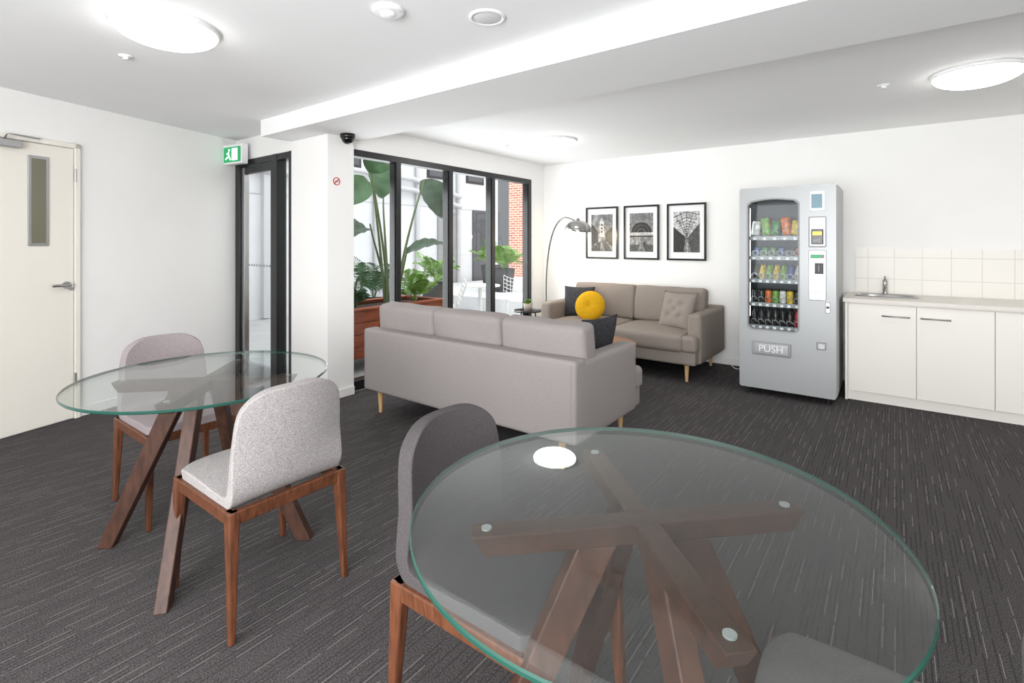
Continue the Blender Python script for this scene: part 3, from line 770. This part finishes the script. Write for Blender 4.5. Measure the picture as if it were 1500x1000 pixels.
def bigleaf(name, base, tip, width, up, m, parent, droop=.08):
    base, tip = Vector(base), Vector(tip); d = tip-base; L_ = d.length; dn = d.normalized()
    up = Vector(up); side = dn.cross(up).normalized(); nn = side.cross(dn).normalized()
    bm = bmesh.new(); g = []; n = 14; mm = 6
    for i in range(n+1):
        t = i/n; wdt = width/2*(math.sin(pi*min(1, t**.8*.97+.02))**.7)
        row = []
        for j in range(mm+1):
            v = -1+2*j/mm
            row.append(bm.verts.new(base+dn*L_*t+side*wdt*v+nn*(abs(v)*wdt*.35-droop*4*(t-.5)**2+.01*math.sin(t*30+j))))
        g.append(row)
    for i in range(n):
        for j in range(mm): bm.faces.new((g[i][j], g[i+1][j], g[i+1][j+1], g[i][j+1]))
    return fin(name, bm, m, parent, smooth=True)
bp_ = empty('bird_of_paradise_plant', (-4.7,3.87,.6))
def T(x, y, z): return (x+4.7, y-3.87, z-.6)
lv = [((-4.7,3.62,2.12),(-4.55,3.76,2.60),.36,(1,-.3,.2),'leaf'),
      ((-4.7,3.62,2.05),(-4.75,3.20,1.74),.30,(1,-.2,.3),'leaf'),
      ((-4.65,4.38,2.12),(-4.55,4.66,1.66),.38,(1,-.4,.3),'leafd'),
      ((-4.7,3.6,1.55),(-4.6,3.18,1.42),.26,(.6,0,1),'leafd'),
      ((-4.7,4.15,1.28),(-4.6,4.78,1.36),.20,(.5,0,1),'leafd'),
      ((-4.9,3.95,1.9),(-5.1,4.0,2.5),.34,(1,-.3,0),'leaf')]
for i, (b0, t0, wdt, up, mm) in enumerate(lv):
    bigleaf(f'leaf_{i}', T(*b0), T(*t0), wdt, up, M[mm], bp_)
    bx = Vector(T(*b0)); s0 = Vector((random.uniform(-.06,.06), random.uniform(-.12,.12), 0))
    tube(f'stem_{i}', bez(s0, s0+Vector((bx.x*.1,bx.y*.3,bx.z*.5)), bx-Vector((0,(bx.y)*.2,.25)), bx, 12), .014, M['stem'], bp_, radii=[1.3-.06*j for j in range(13)])
def frond(bm, base, az, L_, el, drop, ln, lw, npair=16):
    base = Vector(base); h = Vector((math.cos(az), math.sin(az), 0)); pts = []
    for i in range(npair+1):
        t = i/npair; pts.append(base+h*(L_*t*math.cos(el))+Vector((0,0,L_*t*math.sin(el)-drop*t*t)))
    for i in range(npair):
        a, b = pts[i], pts[i+1]; s = Vector((0,0,1)).cross(h)*.004
        bm.faces.new([bm.verts.new(x) for x in (a-s, b-s, b+s, a+s)])
        if i < 3: continue
        t = i/npair; l2 = ln*math.sin(pi*min(1, .25+.75*t))**.6+.02; dirv = (b-a).normalized()
        for sg in (-1, 1):
            sd = Vector((0,0,1)).cross(h).normalized()*sg
            d = (dirv*.75+sd*.8+Vector((0,0,.1-.3*t))).normalized(); wv = dirv*lw
            tip = a+d*l2-Vector((0,0,l2*.25))
            bm.faces.new([bm.verts.new(x) for x in (a, a+d*l2*.45-wv*.5, tip, a+d*l2*.45+wv)])
def palm(name, loc, n, L_, m, ln=.16, z0=0, potr=None, poth=.4):
    e = empty(name, loc); bm = bmesh.new()
    for i in range(n):
        az = i*2.4+random.uniform(-.2,.2); el = math.radians(random.uniform(48,82))
        frond(bm, (0,0,z0), az, L_*random.uniform(.75,1.1), el, L_*random.uniform(.25,.5), ln, .016)
    fin('fronds', bm, m, e)
    if potr:
        lathe('pot', [(0,0),(potr*.75,0),(potr,poth),(potr*.93,poth),(potr*.9,poth-.04),(0,poth-.04)], M['pot'], e, n=28)
        lathe('soil', [(potr*.9,poth-.035),(0,poth-.03)], M['soil'], e, n=20)
    return e
palm('potted_palm', (-6.05,4.7,-.02), 18, 1.05, M['leaf'], .24, .5, potr=.2, poth=.55)
palm('planter_fern', (-4.72,4.28,.6), 16, .65, M['leafl'], .15, 0)
palm('planter_fern', (-4.72,3.42,.6), 12, .5, M['leaf'], .12, 0)
palm('potted_palm', (-5.85,5.75,-.02), 16, .85, M['leafl'], .2, .7, potr=.22, poth=.72)
palm('potted_palm', (-6.5,8.35,.32), 22, .9, M['leafl'], .22, .45, potr=.24, poth=.48)
palm('potted_palm', (-7.7,9.4,.32), 18, .95, M['leafl'], .22, .45, potr=.24, poth=.48)
def wirechair(loc, rz):
    e = empty('wire_chair', loc, rz)
    P = bez((0,.24,.45),(0,.1,.40),(0,-.1,.40),(0,-.2,.45), 6)+bez((0,-.2,.45),(0,-.25,.55),(0,-.29,.68),(0,-.33,.80), 6)[1:]
    bm = bmesh.new(); g = []
    for i, p in enumerate(P):
        g.append([bm.verts.new((.25*(v/4)*(1-.15*(i/len(P))), p.y+.04*(v/4)**2*(1 if p.z > .5 else 0), p.z+.06*(v/4)**2)) for v in range(-4,5)])
    for i in range(len(g)-1):
        for j in range(8): bm.faces.new((g[i][j], g[i+1][j], g[i+1][j+1], g[i][j+1]))
    o = fin('seat_mesh', bm, M['white'], e); wf = o.modifiers.new('w', 'WIREFRAME'); wf.thickness = .01
    for sx in (-1, 1):
        tube(f'leg_{sx}', [(sx*.16,.1,.42),(sx*.2,.2,.008),(sx*.2,-.2,.008),(sx*.16,-.12,.42)], .008, M['white'], e)
wirechair((-4.9,4.95,-.02), 2.3); wirechair((-4.8,6.55,-.02), .6); wirechair((-6.7,6.4,-.02), -1.2)
e = empty('outdoor_table', (-5.0,5.85,-.02))
lathe('top', [(0,.7),(.3,.7),(.3,.72),(0,.72)], M['white'], e, n=36, smooth=False); cyl('post', .03, 0, .7, M['white'], e); cyl('foot', .22, 0, .015, M['white'], e)

# ================================================================= CAMERA
cam = bpy.data.cameras.new('camera'); co = bpy.data.objects.new('camera', cam)
link(co, None, (0,0,1.34), (pi/2,0,math.asin(.601)))
cam.sensor_width = 36; cam.lens = 745/1500*36; cam.shift_y = -145/1500; cam.clip_start = .02
S.camera = co
S.view_settings.view_transform = 'Standard'
S.view_settings.exposure = 0.07
